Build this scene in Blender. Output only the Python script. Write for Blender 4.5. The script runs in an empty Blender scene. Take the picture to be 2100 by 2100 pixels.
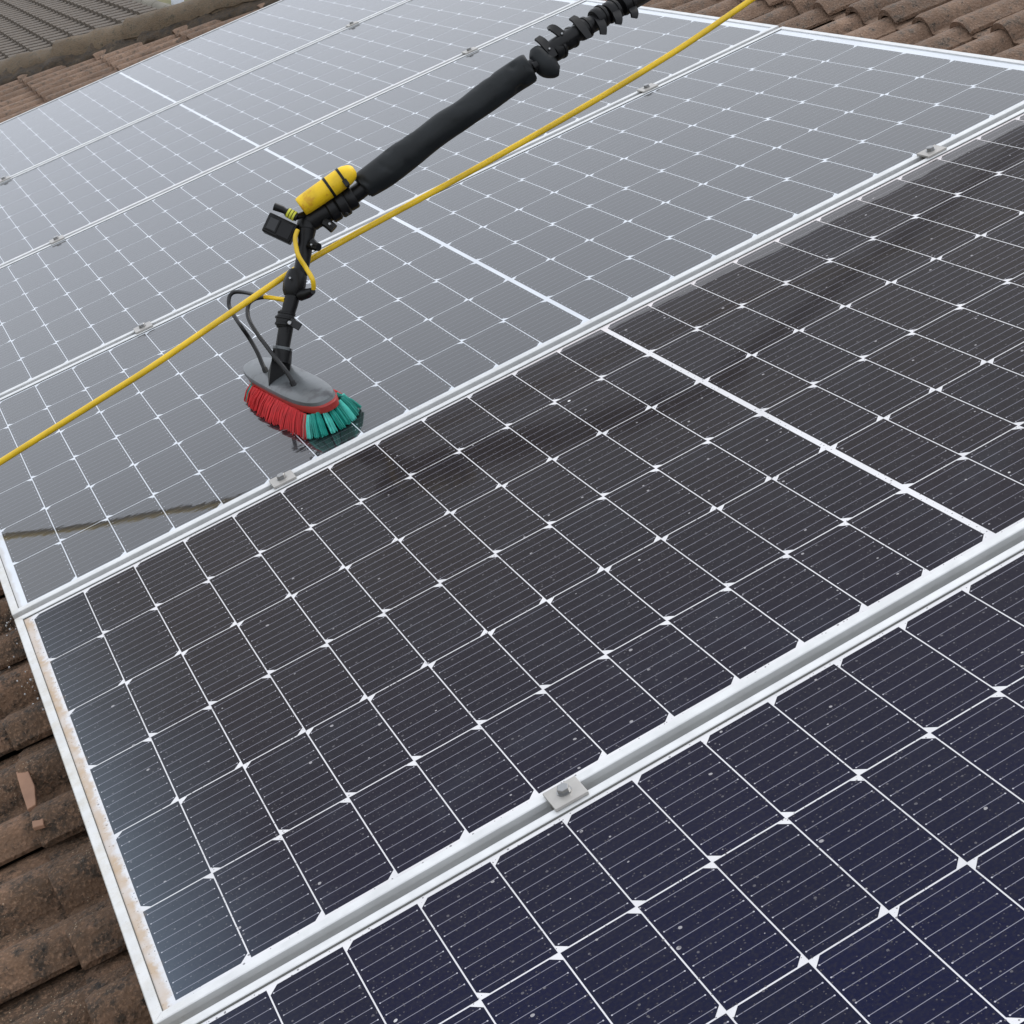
import bpy, math, random
from mathutils import Vector, Matrix, noise
random.seed(7)
S = bpy.context.scene
COL = S.collection
rad = math.radians
# ---------------------------------------------------------------- frame of the roof slope
# everything is laid out in roof coordinates (x up the slope, y across, z off the glass)
# and turned by M into the upright world (z = up)
PITCH = rad(20.7)
M = Matrix.Rotation(-PITCH, 4, 'Y')

# ---------------------------------------------------------------- camera
cam_d = bpy.data.cameras.new('camera')
cam = bpy.data.objects.new('camera', cam_d)
COL.objects.link(cam)
cam_d.sensor_width = 36; cam_d.sensor_fit = 'HORIZONTAL'
cam_d.lens = 36 * 3502.16 / 2100
cam_d.clip_start = 0.05; cam_d.clip_end = 2000
R_ = Vector((0.86456032, -0.38188115, -0.32665309))
U_ = Vector((0.45540647, 0.32056918, 0.83056628))
F_ = Vector((0.2124627, 0.86683458, -0.45106254))
cm = Matrix(((R_.x, U_.x, -F_.x, 0.14210547), (R_.y, U_.y, -F_.y, -2.33015211), (R_.z, U_.z, -F_.z, 1.00227613), (0, 0, 0, 1)))
cam.matrix_world = M @ cm
S.camera = cam

# ---------------------------------------------------------------- sky and light (bright overcast)
W = bpy.data.worlds.new('World'); S.world = W; W.use_nodes = True
nt = W.node_tree; nt.nodes.clear()
sky = nt.nodes.new('ShaderNodeTexSky'); sky.sky_type = 'NISHITA'; sky.sun_disc = False
SUN_EL, SUN_AZ = rad(54), rad(38)
sky.sun_elevation = SUN_EL; sky.sun_rotation = rad(90) - SUN_AZ
sky.air_density = 1.6; sky.dust_density = 6.0; sky.ozone_density = 1.0
hs = nt.nodes.new('ShaderNodeHueSaturation'); hs.inputs['Saturation'].default_value = 0.22
bg = nt.nodes.new('ShaderNodeBackground'); bg.inputs['Strength'].default_value = 0.15
wo = nt.nodes.new('ShaderNodeOutputWorld')
# thick even cloud over the clear sky, a little mottled
tcw = nt.nodes.new('ShaderNodeTexCoord')
cn = nt.nodes.new('ShaderNodeTexNoise'); cn.inputs['Scale'].default_value = 2.2; cn.inputs['Detail'].default_value = 4
cr = nt.nodes.new('ShaderNodeMapRange'); cr.inputs[1].default_value = 0.3; cr.inputs[2].default_value = 0.7; cr.inputs[3].default_value = 0.0; cr.inputs[4].default_value = 1.0
cc = nt.nodes.new('ShaderNodeMix'); cc.data_type = 'RGBA'
cc.inputs[6].default_value = (7.0, 7.45, 8.35, 1); cc.inputs[7].default_value = (8.1, 8.5, 9.15, 1)
cx = nt.nodes.new('ShaderNodeMix'); cx.data_type = 'RGBA'; cx.inputs[0].default_value = 0.90
nt.links.new(tcw.outputs['Generated'], cn.inputs['Vector']); nt.links.new(cn.outputs['Fac'], cr.inputs[0]); nt.links.new(cr.outputs[0], cc.inputs[0])
nt.links.new(sky.outputs[0], hs.inputs['Color']); nt.links.new(hs.outputs[0], cx.inputs[6]); nt.links.new(cc.outputs[2], cx.inputs[7])
nt.links.new(cx.outputs[2], bg.inputs['Color']); nt.links.new(bg.outputs[0], wo.inputs['Surface'])
sd = bpy.data.lights.new('sun', 'SUN'); sd.energy = 0.9; sd.angle = rad(25); sd.color = (1, 0.96, 0.9)
sun = bpy.data.objects.new('sun', sd); COL.objects.link(sun)
sdir = Vector((math.cos(SUN_EL) * math.cos(SUN_AZ), math.cos(SUN_EL) * math.sin(SUN_AZ), math.sin(SUN_EL)))
sun.rotation_euler = sdir.to_track_quat('Z', 'Y').to_euler()
S.render.engine = 'CYCLES'
S.view_settings.view_transform = 'Standard'; S.view_settings.look = 'None'
S.view_settings.exposure = 0.0; S.view_settings.gamma = 1.0; S.view_settings.use_curve_mapping = False
S.cycles.max_bounces = 6

# ---------------------------------------------------------------- helpers
def link(name, me, parent=None, mats=(), kind=None, origin=(0, 0, 0)):
    o = bpy.data.objects.new(name, me); COL.objects.link(o)
    if parent is None: o.matrix_world = M @ Matrix.Translation(origin)
    else:
        o.parent = parent; o.location = origin
    if me is not None:
        for m in mats:
            if m.name not in [k.name for k in me.materials]: me.materials.append(m)
    if kind: o['kind'] = kind
    return o
def tag(o, label, cat, group=None):
    o['label'] = label; o['category'] = cat
    if group: o['group'] = group
    return o
def mesh(name, vs, fs, smooth=False, off=(0, 0, 0), sharp=None):
    me = bpy.data.meshes.new(name)
    ox, oy, oz = off
    me.from_pydata([(v[0] - ox, v[1] - oy, v[2] - oz) for v in vs], [], fs)
    if smooth:
        me.polygons.foreach_set('use_smooth', [True] * len(me.polygons))
        if sharp:
            try: me.set_sharp_from_angle(angle=rad(sharp))
            except Exception: pass
    me.update()
    return me
class MB:
    def __init__(s): s.v = []; s.f = []
    def box(s, c, x, y, z):
        """centre, three half-extent vectors"""
        c, x, y, z = Vector(c), Vector(x), Vector(y), Vector(z); b = len(s.v)
        for k in (-1, 1):
            for j in (-1, 1):
                for i in (-1, 1): s.v.append(tuple(c + x * i + y * j + z * k))
        s.f += [tuple(b + i for i in q) for q in ((0, 2, 3, 1), (4, 5, 7, 6), (0, 1, 5, 4), (2, 6, 7, 3), (0, 4, 6, 2), (1, 3, 7, 5))]
        return s
    def tube(s, pts, n=16, cap=True, ry=1.0):
        """pts (x,y,z,r); swept round tube"""
        P_ = [Vector(p[:3]) for p in pts]; b0 = len(s.v)
        T = [(P_[min(i + 1, len(P_) - 1)] - P_[max(i - 1, 0)]).normalized() for i in range(len(P_))]
        a = Vector((0, 0, 1)) if abs(T[0].z) < .9 else Vector((1, 0, 0))
        nrm = (a - T[0] * a.dot(T[0])).normalized()
        for i, p in enumerate(P_):
            nrm = (nrm - T[i] * nrm.dot(T[i])).normalized(); bn = T[i].cross(nrm)
            for k in range(n):
                t = 2 * math.pi * k / n
                s.v.append(tuple(p + (nrm * math.cos(t) + bn * math.sin(t) * ry) * pts[i][3]))
        for i in range(len(P_) - 1):
            for k in range(n):
                a_, b_ = b0 + i * n + k, b0 + i * n + (k + 1) % n
                s.f.append((a_, b_, b_ + n, a_ + n))
        if cap:
            s.f.append(tuple(b0 + k for k in range(n))[::-1]); e = b0 + (len(P_) - 1) * n
            s.f.append(tuple(e + k for k in range(n)))
        return s
    def prism(s, poly, a, h):
        """poly: list of Vectors, extruded by vector h (poly itself ignored a)"""
        b = len(s.v); n = len(poly); h = Vector(h)
        s.v += [tuple(p) for p in poly] + [tuple(Vector(p) + h) for p in poly]
        s.f.append(tuple(b + i for i in range(n))[::-1]); s.f.append(tuple(b + n + i for i in range(n)))
        for i in range(n): s.f.append((b + i, b + (i + 1) % n, b + n + (i + 1) % n, b + n + i))
        return s
    def make(s, name, mats, parent=None, smooth=True, sharp=40, bevel=0, origin=(0, 0, 0), kind=None, off=None):
        off = origin if off is None else off
        me = mesh(name, s.v, s.f, smooth, off, sharp)
        o = link(name, me, parent, mats, kind, origin if parent is None else (0, 0, 0))
        if bevel:
            b = o.modifiers.new('b', 'BEVEL'); b.width = bevel; b.segments = 2; b.limit_method = 'ANGLE'
        return o
def dense(pts, k=6):
    """Catmull-Rom through (x,y,z,r)"""
    out = []; n = len(pts)
    for i in range(n - 1):
        p0, p1, p2, p3 = [Vector(pts[max(0, min(n - 1, j))]) for j in (i - 1, i, i + 1, i + 2)]
        for q in range(k):
            t = q / k
            out.append(tuple(0.5 * ((2 * p1) + (p2 - p0) * t + (2 * p0 - 5 * p1 + 4 * p2 - p3) * t * t + (3 * p1 - p0 - 3 * p2 + p3) * t ** 3)))
    out.append(tuple(pts[-1])); return out

# ---------------------------------------------------------------- material kit
class NT:
    def __init__(s, name, **kw):
        s.m = bpy.data.materials.new(name); s.m.use_nodes = True; s.t = s.m.node_tree
        s.b = s.t.nodes['Principled BSDF']
        for k, v in kw.items(): s.set(k, v)
    def set(s, k, v):
        i = s.b.inputs[k.replace('_', ' ')] if k.replace('_', ' ') in s.b.inputs else s.b.inputs[k]
        if hasattr(v, 'is_output') or isinstance(v, bpy.types.NodeSocket): s.t.links.new(v, i)
        else: i.default_value = (*v, 1) if isinstance(v, tuple) and len(v) == 3 and i.type == 'RGBA' else v
    def n(s, t, **kw):
        nd = s.t.nodes.new('ShaderNode' + t)
        for k, v in kw.items(): setattr(nd, k, v)
        return nd
    def put(s, sock, v):
        if isinstance(v, bpy.types.NodeSocket): s.t.links.new(v, sock)
        else: sock.default_value = v
    def math(s, op, a, b=0.0, c=0.0, clamp=False):
        nd = s.n('Math', operation=op, use_clamp=clamp)
        s.put(nd.inputs[0], a); s.put(nd.inputs[1], b)
        if len(nd.inputs) > 2: s.put(nd.inputs[2], c)
        return nd.outputs[0]
    def noise(s, vec, scale, detail=4, rough=0.55, dist=0.0, col=False):
        nd = s.n('TexNoise'); nd.inputs['Scale'].default_value = scale; nd.inputs['Detail'].default_value = detail
        nd.inputs['Roughness'].default_value = rough; nd.inputs['Distortion'].default_value = dist
        if vec is not None: s.t.links.new(vec, nd.inputs['Vector'])
        return nd.outputs['Color' if col else 'Fac']
    def vor(s, vec, scale, out='Distance', rnd=1.0):
        nd = s.n('TexVoronoi'); nd.inputs['Scale'].default_value = scale; nd.inputs['Randomness'].default_value = rnd
        s.t.links.new(vec, nd.inputs['Vector']); return nd.outputs[out]
    def ramp(s, v, lo, hi, a=0.0, b=1.0, smooth=True):
        nd = s.n('MapRange', interpolation_type='SMOOTHSTEP' if smooth else 'LINEAR', clamp=True)
        s.put(nd.inputs[0], v)
        for i, x in zip((1, 2, 3, 4), (lo, hi, a, b)): nd.inputs[i].default_value = x
        return nd.outputs[0]
    def mix(s, f, a, b):
        nd = s.n('Mix', data_type='RGBA'); s.put(nd.inputs[0], f)
        for i, v in ((6, a), (7, b)):
            s.put(nd.inputs[i], (*v, 1) if isinstance(v, tuple) else v)
        return nd.outputs[2]
    def mixf(s, f, a, b):
        nd = s.n('Mix', data_type='FLOAT'); s.put(nd.inputs[0], f); s.put(nd.inputs[2], a); s.put(nd.inputs[3], b); return nd.outputs[0]
    def bump(s, h, strength=0.4, dist=0.002):
        nd = s.n('Bump'); nd.inputs['Strength'].default_value = strength; nd.inputs['Distance'].default_value = dist
        s.put(nd.inputs['Height'], h); return nd.outputs[0]
    def coord(s, obj=None, which='Object'):
        nd = s.n('TexCoord')
        if obj is not None: nd.object = obj
        return nd.outputs[which]
    def xyz(s, v):
        nd = s.n('SeparateXYZ'); s.t.links.new(v, nd.inputs[0]); return nd.outputs
    def mulv(s, v, k):
        nd = s.n('VectorMath', operation='MULTIPLY'); s.t.links.new(v, nd.inputs[0]); nd.inputs[1].default_value = k; return nd.outputs[0]

# roof structure first: its axes are the roof axes that the materials read
roof = link('roof', mesh('roof', [(-3, -6, -.17), (7, -6, -.17), (7, .04, -.17), (-3, 9.24, -.17), (-3, -6, -.30), (7, -6, -.30), (7, .04, -.30), (-3, 9.24, -.30), (9, 2.2, -1.9), (-1, 11.4, -1.9)],
            [(0, 1, 2, 3), (7, 6, 5, 4), (0, 4, 5, 1), (1, 5, 6, 2), (3, 7, 4, 0), (3, 2, 8, 9)]), kind='structure')

HW, GU, PVV, PU, GC = 0.0778, 0.0015, 0.161, 0.0793, 0.0066
def surface_mat(name, wet, cell):
    """glass laminate seen as one surface: cell or white backing below, clear glass coat on top"""
    k = NT(name); P0 = k.coord(roof); X, Y, Z = k.xyz(P0)
    O = k.coord(); ox, oy, oz = k.xyz(O)
    fine = k.noise(P0, 900, 2); mid = k.noise(P0, 5, 4); big = k.noise(P0, 1.4, 3)
    if cell:
        oi = k.n('ObjectInfo').outputs['Random']
        lw = k.n('LayerWeight'); lw.inputs['Blend'].default_value = 0.5
        face = lw.outputs['Facing']
        # thin-film coating of the cells: blue when seen steeply, brown-black at a shallow angle
        tone = k.ramp(face, 0.28, 0.58)
        col = k.mix(tone, (0.0004, 0.0022, 0.030), (0.0120, 0.0070, 0.0058))
        tl = k.math('MULTIPLY', k.ramp(oi, 0, 1, 0.0, 1.0, False), 0.55)
        col = k.mix(tl, col, k.mix(tone, (0.0012, 0.0025, 0.017), (0.0085, 0.0070, 0.0100)))
        gr = k.ramp(k.noise(P0, 260, 3), 0.40, 0.75, 0.0, 0.45)
        col = k.mix(gr, col, (0.024, 0.022, 0.029))
        if wet: col = k.mix(0.45, col, (0.0, 0.0, 0.0))
        else: col = k.mix(0.12, col, (0.0, 0.0, 0.0))
        # nine silver ribbons per cell, each with a solder pad at both ends
        pit = 0.15875 / 9
        fy = k.math('SUBTRACT', k.math('MODULO', k.math('MULTIPLY', oy, -1.0), pit), pit / 2)
        line = k.math('LESS_THAN', k.math('ABSOLUTE', fy), 0.00027 if wet else 0.00036)
        xe = k.math('ABSOLUTE', k.math('SUBTRACT', ox, HW / 2))
        inside = k.math('LESS_THAN', xe, HW / 2 - 0.0035)
        line = k.math('MULTIPLY', line, inside)
        dx = k.math('SUBTRACT', xe, HW / 2 - 0.0035)
        dd = k.math('ADD', k.math('POWER', dx, 2), k.math('POWER', fy, 2))
        dot = k.math('LESS_THAN', dd, 0.00085 ** 2)
        col = k.mix(line, col, (0.16, 0.16, 0.19) if wet else (0.25, 0.25, 0.30)); col = k.mix(dot, col, (0.46, 0.46, 0.50))
    else:
        col = k.mix(k.ramp(mid, 0.3, 0.7), (0.73, 0.73, 0.74), (0.64, 0.64, 0.65))
    # dust film, flecks and dried spots
    if not wet:
        df = k.ramp(k.noise(P0, 28, 6, 0.7), 0.42, 0.85, 0.0, 0.08)
        col = k.mix(df, col, (0.060, 0.055, 0.057))
        for sc, r, th, cc, amt in ((44, 0.10, 0.30, (0.36, 0.35, 0.36), 0.85), (120, 0.19, 0.50, (0.12, 0.115, 0.125), 0.8), (14, 0.026, 0.35, (0.62, 0.62, 0.62), 0.85), (7, 0.022, 0.40, (0.75, 0.75, 0.74), 0.95), (9, 0.030, 0.55, (0.10, 0.095, 0.10), 0.7), (300, 0.30, 0.5, (0.075, 0.07, 0.075), 0.8)):
            wv = k.n('VectorMath', operation='ADD'); k.t.links.new(P0, wv.inputs[0])
            nn = k.n('VectorMath', operation='MULTIPLY'); k.t.links.new(k.noise(P0, sc * 2.1, 2, col=True), nn.inputs[0])
            nn.inputs[1].default_value = (0.12 / sc,) * 3; k.t.links.new(nn.outputs[0], wv.inputs[1])
            d = k.vor(wv.outputs[0], sc); rc = k.vor(wv.outputs[0], sc, 'Color'); rr, rg, rb = k.xyz(rc)
            rrad = k.math('MULTIPLY', rg, r)
            sp = k.math('MULTIPLY', k.math('LESS_THAN', d, rrad), k.math('GREATER_THAN', rr, th))
            fs_ = k.math('MULTIPLY', sp, amt)
            col = k.mix(fs_, col, cc)
        # pale lime film creeping in from the lower end of the panel (at its left edge)
        e = k.math('SUBTRACT', k.math('POWER', k.ramp(X, -0.01, 0.21, 1.0, 0.0, False), 2.3), k.math('MULTIPLY', k.math('SUBTRACT', k.noise(P0, 11, 6, 0.65), 0.5), 0.45))
        film = k.math('MULTIPLY', k.ramp(e, 0.0, 1.0, 0.0, 1.0, False), k.ramp(Y, -0.95, 0.0, 0.17, 0.07, False), clamp=True)
        onp1 = k.math('GREATER_THAN', Y, -0.985)
        film = k.math('MULTIPLY', film, k.mixf(onp1, 0.25, 1.0))
        col = k.mix(film, col, (0.42, 0.55, 0.66))
        # tan silt against the bottom lip
        silt = k.math('MULTIPLY', k.ramp(k.math('ADD', X, k.math('MULTIPLY', k.math('SUBTRACT', k.noise(P0, 45, 6, 0.7), 0.5), 0.030)), -0.0080, 0.0010, 1.0, 0.0), k.ramp(k.noise(P0, 22, 4), 0.3, 0.7, 0.45, 0.95))
        col = k.mix(silt, col, (0.46, 0.34, 0.22))
        # a strip under the upper lip is still wet
        wob = k.math('MULTIPLY', k.math('SUBTRACT', k.noise(k.mulv(P0, (1, .3, 1)), 9, 6, 0.65), 0.5), 0.035)
        edge = k.math('ADD', k.math('ADD', Y, wob), k.ramp(X, 0.55, 1.25, -0.012, 0.036, False))
        strip = k.math('MULTIPLY', k.ramp(edge, -0.0015, 0.0015), k.ramp(X, 0.60, 0.95))
        k.set('Coat_Weight', k.mixf(strip, 0.245, 1.0))
        rgh = k.math('ADD', k.math('MULTIPLY', k.noise(P0, 40, 4), 0.06), 0.065)
        k.set('Coat_Roughness', k.mixf(strip, rgh, 0.02))
        k.set('Roughness', 0.55); k.set('Specular_IOR_Level', 0.05)
        k.set('Coat_IOR', 1.40); k.set('Coat_Tint', (1.0, 0.945, 0.93))
    else:
        silt = k.math('MULTIPLY', k.ramp(k.math('ADD', X, k.math('MULTIPLY', k.math('SUBTRACT', k.noise(P0, 30, 5), 0.5), 0.012)), -0.0120, -0.0060, 1.0, 0.0), 0.5)
        col = k.mix(silt, col, (0.40, 0.33, 0.25))
        k.set('Coat_Weight', 1.0); k.set('Coat_Roughness', k.ramp(mid, 0.3, 0.7, 0.004, 0.014))
        k.set('Roughness', 0.5); k.set('Specular_IOR_Level', 0.2); k.set('Coat_IOR', 1.42)
        k.set('Coat_Tint', (0.93, 0.965, 1.0))
    if wet:
        rp1 = k.noise(k.mulv(P0, (38, 120, 1)), 1.0, 1, 0.5); rp2 = k.noise(k.mulv(P0, (9, 22, 1)), 1.0, 2, 0.5)
        hgt = k.math('ADD', k.math('MULTIPLY', rp1, 0.042), k.math('MULTIPLY', rp2, 0.075))
        k.set('Coat_Normal', k.bump(hgt, 1.0, 0.0016))
    k.set('Base_Color', col)
    return k.m
m_cell_dry = surface_mat('cell_dusty_glass', False, True); m_back_dry = surface_mat('white_backing_dusty_glass', False, False)
m_cell_wet = surface_mat('cell_wet_glass', True, True); m_back_wet = surface_mat('white_backing_wet_glass', True, False)

def alu(name, base, rough=0.42, stain=0.0, metal=0.35):
    k = NT(name, Roughness=rough, Metallic=metal); P0 = k.coord(roof); X, Y, Z = k.xyz(P0)
    c = k.mix(k.ramp(k.noise(P0, 30, 5), 0.3, 0.75), base, tuple(v * 0.86 for v in base))
    if stain:
        e = k.ramp(X, -0.030, 0.03, 1.0, 0.0)
        f = k.math('MULTIPLY', e, k.ramp(k.noise(P0, 24, 8, 0.75), 0.40, 0.70, 0.08, 0.55))
        c = k.mix(k.math('MULTIPLY', f, stain), c, (0.47, 0.40, 0.27))
        sp = k.math('MULTIPLY', k.ramp(k.noise(P0, 420, 3), 0.62, 0.75), k.math('MULTIPLY', e, 0.5)); c = k.mix(sp, c, (0.16, 0.12, 0.08))
    k.set('Base_Color', c); k.set('Normal', k.bump(k.noise(P0, 300, 3), 0.08, 0.0006))
    return k.m
m_alu = alu('anodised_frame', (0.72, 0.725, 0.72), stain=0.9)
m_lip_shade_grime = NT('grey_lip_shade_grime', Base_Color=(0.10, 0.10, 0.09), Roughness=0.7).m  # dark grey painting in the shade and grime inside the frame lip
m_clamp = alu('clamp_aluminium', (0.46, 0.44, 0.41), rough=0.38, metal=0.5)
m_steel = NT('stainless_bolt', Base_Color=(0.33, 0.33, 0.33), Metallic=1.0, Roughness=0.28).m

def plastic(name, c, rough=0.45, bump=0.15, sc=160, spec=0.5, spots=None):
    k = NT(name, Roughness=rough, Specular_IOR_Level=spec); O = k.coord(roof)
    col = k.mix(k.ramp(k.noise(O, sc / 4, 4), 0.3, 0.75), c, tuple(v * 0.72 for v in c))
    if spots: col = k.mix(k.math('MULTIPLY', k.ramp(k.noise(O, sc / 2, 5, 0.7), spots[0], spots[0] + .08), spots[2]), col, spots[1])
    k.set('Base_Color', col); k.set('Normal', k.bump(k.noise(O, sc, 4), bump, 0.001))
    return k.m
m_black = plastic('black_plastic', (0.006, 0.006, 0.0065), 0.42, spec=0.3)
m_rubber = plastic('black_rubber_hose', (0.010, 0.010, 0.011), 0.4, spec=0.4)
m_carbon = plastic('black_pole_tube', (0.005, 0.005, 0.0055), 0.38, spec=0.3)
m_foam = plastic('black_foam_sleeve', (0.015, 0.0175, 0.019), 0.55, 0.5, 130, 0.28, spots=(0.62, (0.004, 0.004, 0.004), 0.9))
m_yel = plastic('yellow_float', (0.93, 0.60, 0.006), 0.5, 0.25, 120, spots=(0.56, (0.62, 0.27, 0.012), 0.6))
m_yhose = plastic('yellow_hose_pvc', (0.92, 0.60, 0.018), 0.34, 0.08, 60)
m_lime = plastic('yellow_green_rubber', (0.62, 0.62, 0.05), 0.5)
m_grey = plastic('worn_grey_plastic', (0.115, 0.125, 0.13), 0.32, 0.35, 50, spots=(0.54, (0.04, 0.04, 0.045), 0.7))
m_redr = plastic('worn_red_rubber', (0.42, 0.035, 0.028), 0.5, 0.2, 60, spots=(0.58, (0.2, 0.03, 0.03), 0.6))
m_red = plastic('red_bristle', (0.68, 0.016, 0.020), 0.5, 0.1, 300)
m_teal = plastic('teal_bristle', (0.015, 0.34, 0.27), 0.45, 0.1, 300)
m_tealp = plastic('pale_teal_bristle', (0.10, 0.62, 0.52), 0.45, 0.1, 300)
m_screen = NT('camera_screen', Base_Color=(0.012, 0.013, 0.015), Roughness=0.12).m
m_water = NT('water_beads', Base_Color=(0.9, 0.9, 0.9), Roughness=0.05, Transmission_Weight=0.4).m

def tile_mat(name, a, b, moss, moss_lo, speck=0.5, warm=(0.20, 0.15, 0.10), grain=0.6):
    k = NT(name, Roughness=0.85, Specular_IOR_Level=0.35); P0 = k.coord(roof)
    ri = k.n('ObjectInfo').outputs['Random']
    n1 = k.noise(P0, 9, 6, 0.65); n2 = k.noise(P0, 45, 6, 0.7); n3 = k.noise(P0, 240, 4, 0.7)
    c = k.mix(k.ramp(n1, 0.3, 0.7), a, b)
    c = k.mix(k.math('MULTIPLY', k.ramp(k.noise(P0, 20, 5, 0.7), 0.52, 0.72), 0.65), c, warm)
    c = k.mix(k.math('MULTIPLY', ri, 0.6), c, tuple(v * 0.62 for v in a))
    c = k.mix(k.math('MULTIPLY', k.ramp(n2, moss_lo, moss_lo + 0.16), 0.85), c, moss)
    c = k.mix(k.math('MULTIPLY', k.ramp(n3, 0.5, 0.66), grain), c, tuple(min(1, v * 1.75) for v in b))
    pit = k.math('LESS_THAN', k.vor(P0, 120), k.math('MULTIPLY', k.ramp(n2, 0.45, 0.7), 0.30))
    c = k.mix(k.math('MULTIPLY', pit, 0.85), c, (0.012, 0.009, 0.007))
    sp = k.math('MULTIPLY', k.math('LESS_THAN', k.vor(P0, 210), 0.16), k.ramp(k.noise(P0, 14, 3), 0.5, 0.62))
    c = k.mix(k.math('MULTIPLY', sp, speck), c, (0.50, 0.40, 0.28))
    k.set('Base_Color', c)
    h = k.math('ADD', k.math('MULTIPLY', n2, 1.4), k.math('ADD', k.math('MULTIPLY', n3, 1.0), k.math('MULTIPLY', k.vor(P0, 170), 0.8))); h = k.math('SUBTRACT', h, k.math('MULTIPLY', pit, 0.5))
    k.set('Normal', k.bump(h, 0.8, 0.0035)); k.set('Roughness', k.ramp(n2, 0.3, 0.7, 0.92, 0.55))
    return k.m
m_tile = tile_mat('weathered_concrete_tile', (0.170, 0.108, 0.072), (0.270, 0.175, 0.120), (0.060, 0.044, 0.030), 0.50, 0.25, (0.38, 0.25, 0.17), 0.3)
m_tile_dark = tile_mat('mossy_wet_tile', (0.100, 0.062, 0.038), (0.190, 0.112, 0.068), (0.026, 0.019, 0.012), 0.47, 0.9, (0.33, 0.19, 0.12))
m_mortar = tile_mat('mossy_mortar', (0.080, 0.056, 0.036), (0.050, 0.036, 0.022), (0.016, 0.011, 0.007), 0.45, 0.3)
m_ridge = tile_mat('mossy_ridge_tile', (0.175, 0.128, 0.082), (0.105, 0.074, 0.046), (0.055, 0.045, 0.024), 0.5, 0.3)
m_far = tile_mat('grey_brown_far_tile', (0.135, 0.112, 0.090), (0.185, 0.150, 0.118), (0.050, 0.042, 0.032), 0.52, 0.1)
m_deck = NT('dark_underlay', Base_Color=(0.02, 0.016, 0.013), Roughness=0.95).m
m_shard = plastic('fresh_broken_tile', (0.36, 0.20, 0.125), 0.8, 0.5, 80)
roof.data.materials.append(m_deck)
m_wall = plastic('far_render_wall', (0.45, 0.42, 0.36), 0.9, 0.1, 20)
m_fascia = plastic('lichen_grey_board', (0.20, 0.18, 0.14), 0.8, 0.3, 12)
m_white = NT('white_painted_post', Base_Color=(0.72, 0.76, 0.80), Roughness=0.5).m
kg = NT('grass_ground', Roughness=0.95); cg = kg.coord(roof)
kg.set('Base_Color', kg.mix(kg.ramp(kg.noise(cg, 1.2, 6, 0.7), 0.35, 0.65), (0.07, 0.075, 0.028), (0.17, 0.15, 0.06))); m_grass = kg.m

# ---------------------------------------------------------------- solar panels
CT = 0.00012
def cell_mesh(side, mat):
    """half cell, corners cut on its lower (side 0) or upper (side 1) short edge"""
    c, h = 0.0095, 0.1591
    if side == 0: pl = [(c, 0), (HW, 0), (HW, -h), (c, -h), (0, -h + c), (0, -c)]
    else: pl = [(0, 0), (HW - c, 0), (HW, -c), (HW, -h + c), (HW - c, -h), (0, -h)]
    pl = pl[::-1]; n = 6
    vs = [(x, y, 0) for x, y in pl] + [(x, y, -CT) for x, y in pl]
    fs = [tuple(range(n)), tuple(range(n, 2 * n))[::-1]] + [(i, n + i, n + (i + 1) % n, (i + 1) % n) for i in range(n)]
    fs = [f if k < 1 else f for k, f in enumerate(fs)]
    me = mesh('solar_cell', vs, fs); me.materials.append(mat); return me
X0, X1 = -0.0255, 1.9400
YT, YB = 0.0180, -0.9835   # outer frame edges of a panel in its own frame
LIP, TOP = 0.0115, 0.0022
def rail_profile():
    # (inward distance, z): lip over the glass, outer wall with two ribs, inner wall
    return [(0.0, 0.0012), (0.0010, TOP), (LIP - 0.0006, TOP), (LIP, 0.0014), (LIP, -0.0012), (0.0035, -0.0012), (0.0035, -0.0330), (0.0240, -0.0345), (0.0240, -0.0358), (0.0, -0.0358), (0.0, -0.0290), (0.0014, -0.0282), (0.0014, -0.0070), (0.0, -0.0060)]
def rail(p, name, a, b, inward, mitre):
    """a,b outer corner points (x,y); ends cut at 45 degrees"""
    pr = rail_profile(); a, b = Vector((*a, 0)), Vector((*b, 0)); t = (b - a).normalized(); inw = Vector((*inward, 0))
    vs = []
    for e, sgn in ((a, 1), (b, -1)):
        for d, z in pr: vs.append(tuple(e + inw * d + t * sgn * (d * mitre + 0.0002) + Vector((0, 0, z))))
    n = len(pr)
    fs = [(i, (i + 1) % n, n + (i + 1) % n, n + i) for i in range(n)] + [tuple(range(n))[::-1], tuple(range(n, 2 * n))]
    me = mesh(name, vs, fs)
    import bmesh
    bm = bmesh.new(); bm.from_mesh(me); bmesh.ops.recalc_face_normals(bm, faces=bm.faces); bm.to_mesh(me); bm.free()
    return link(name, me, p, (m_alu,))
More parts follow.
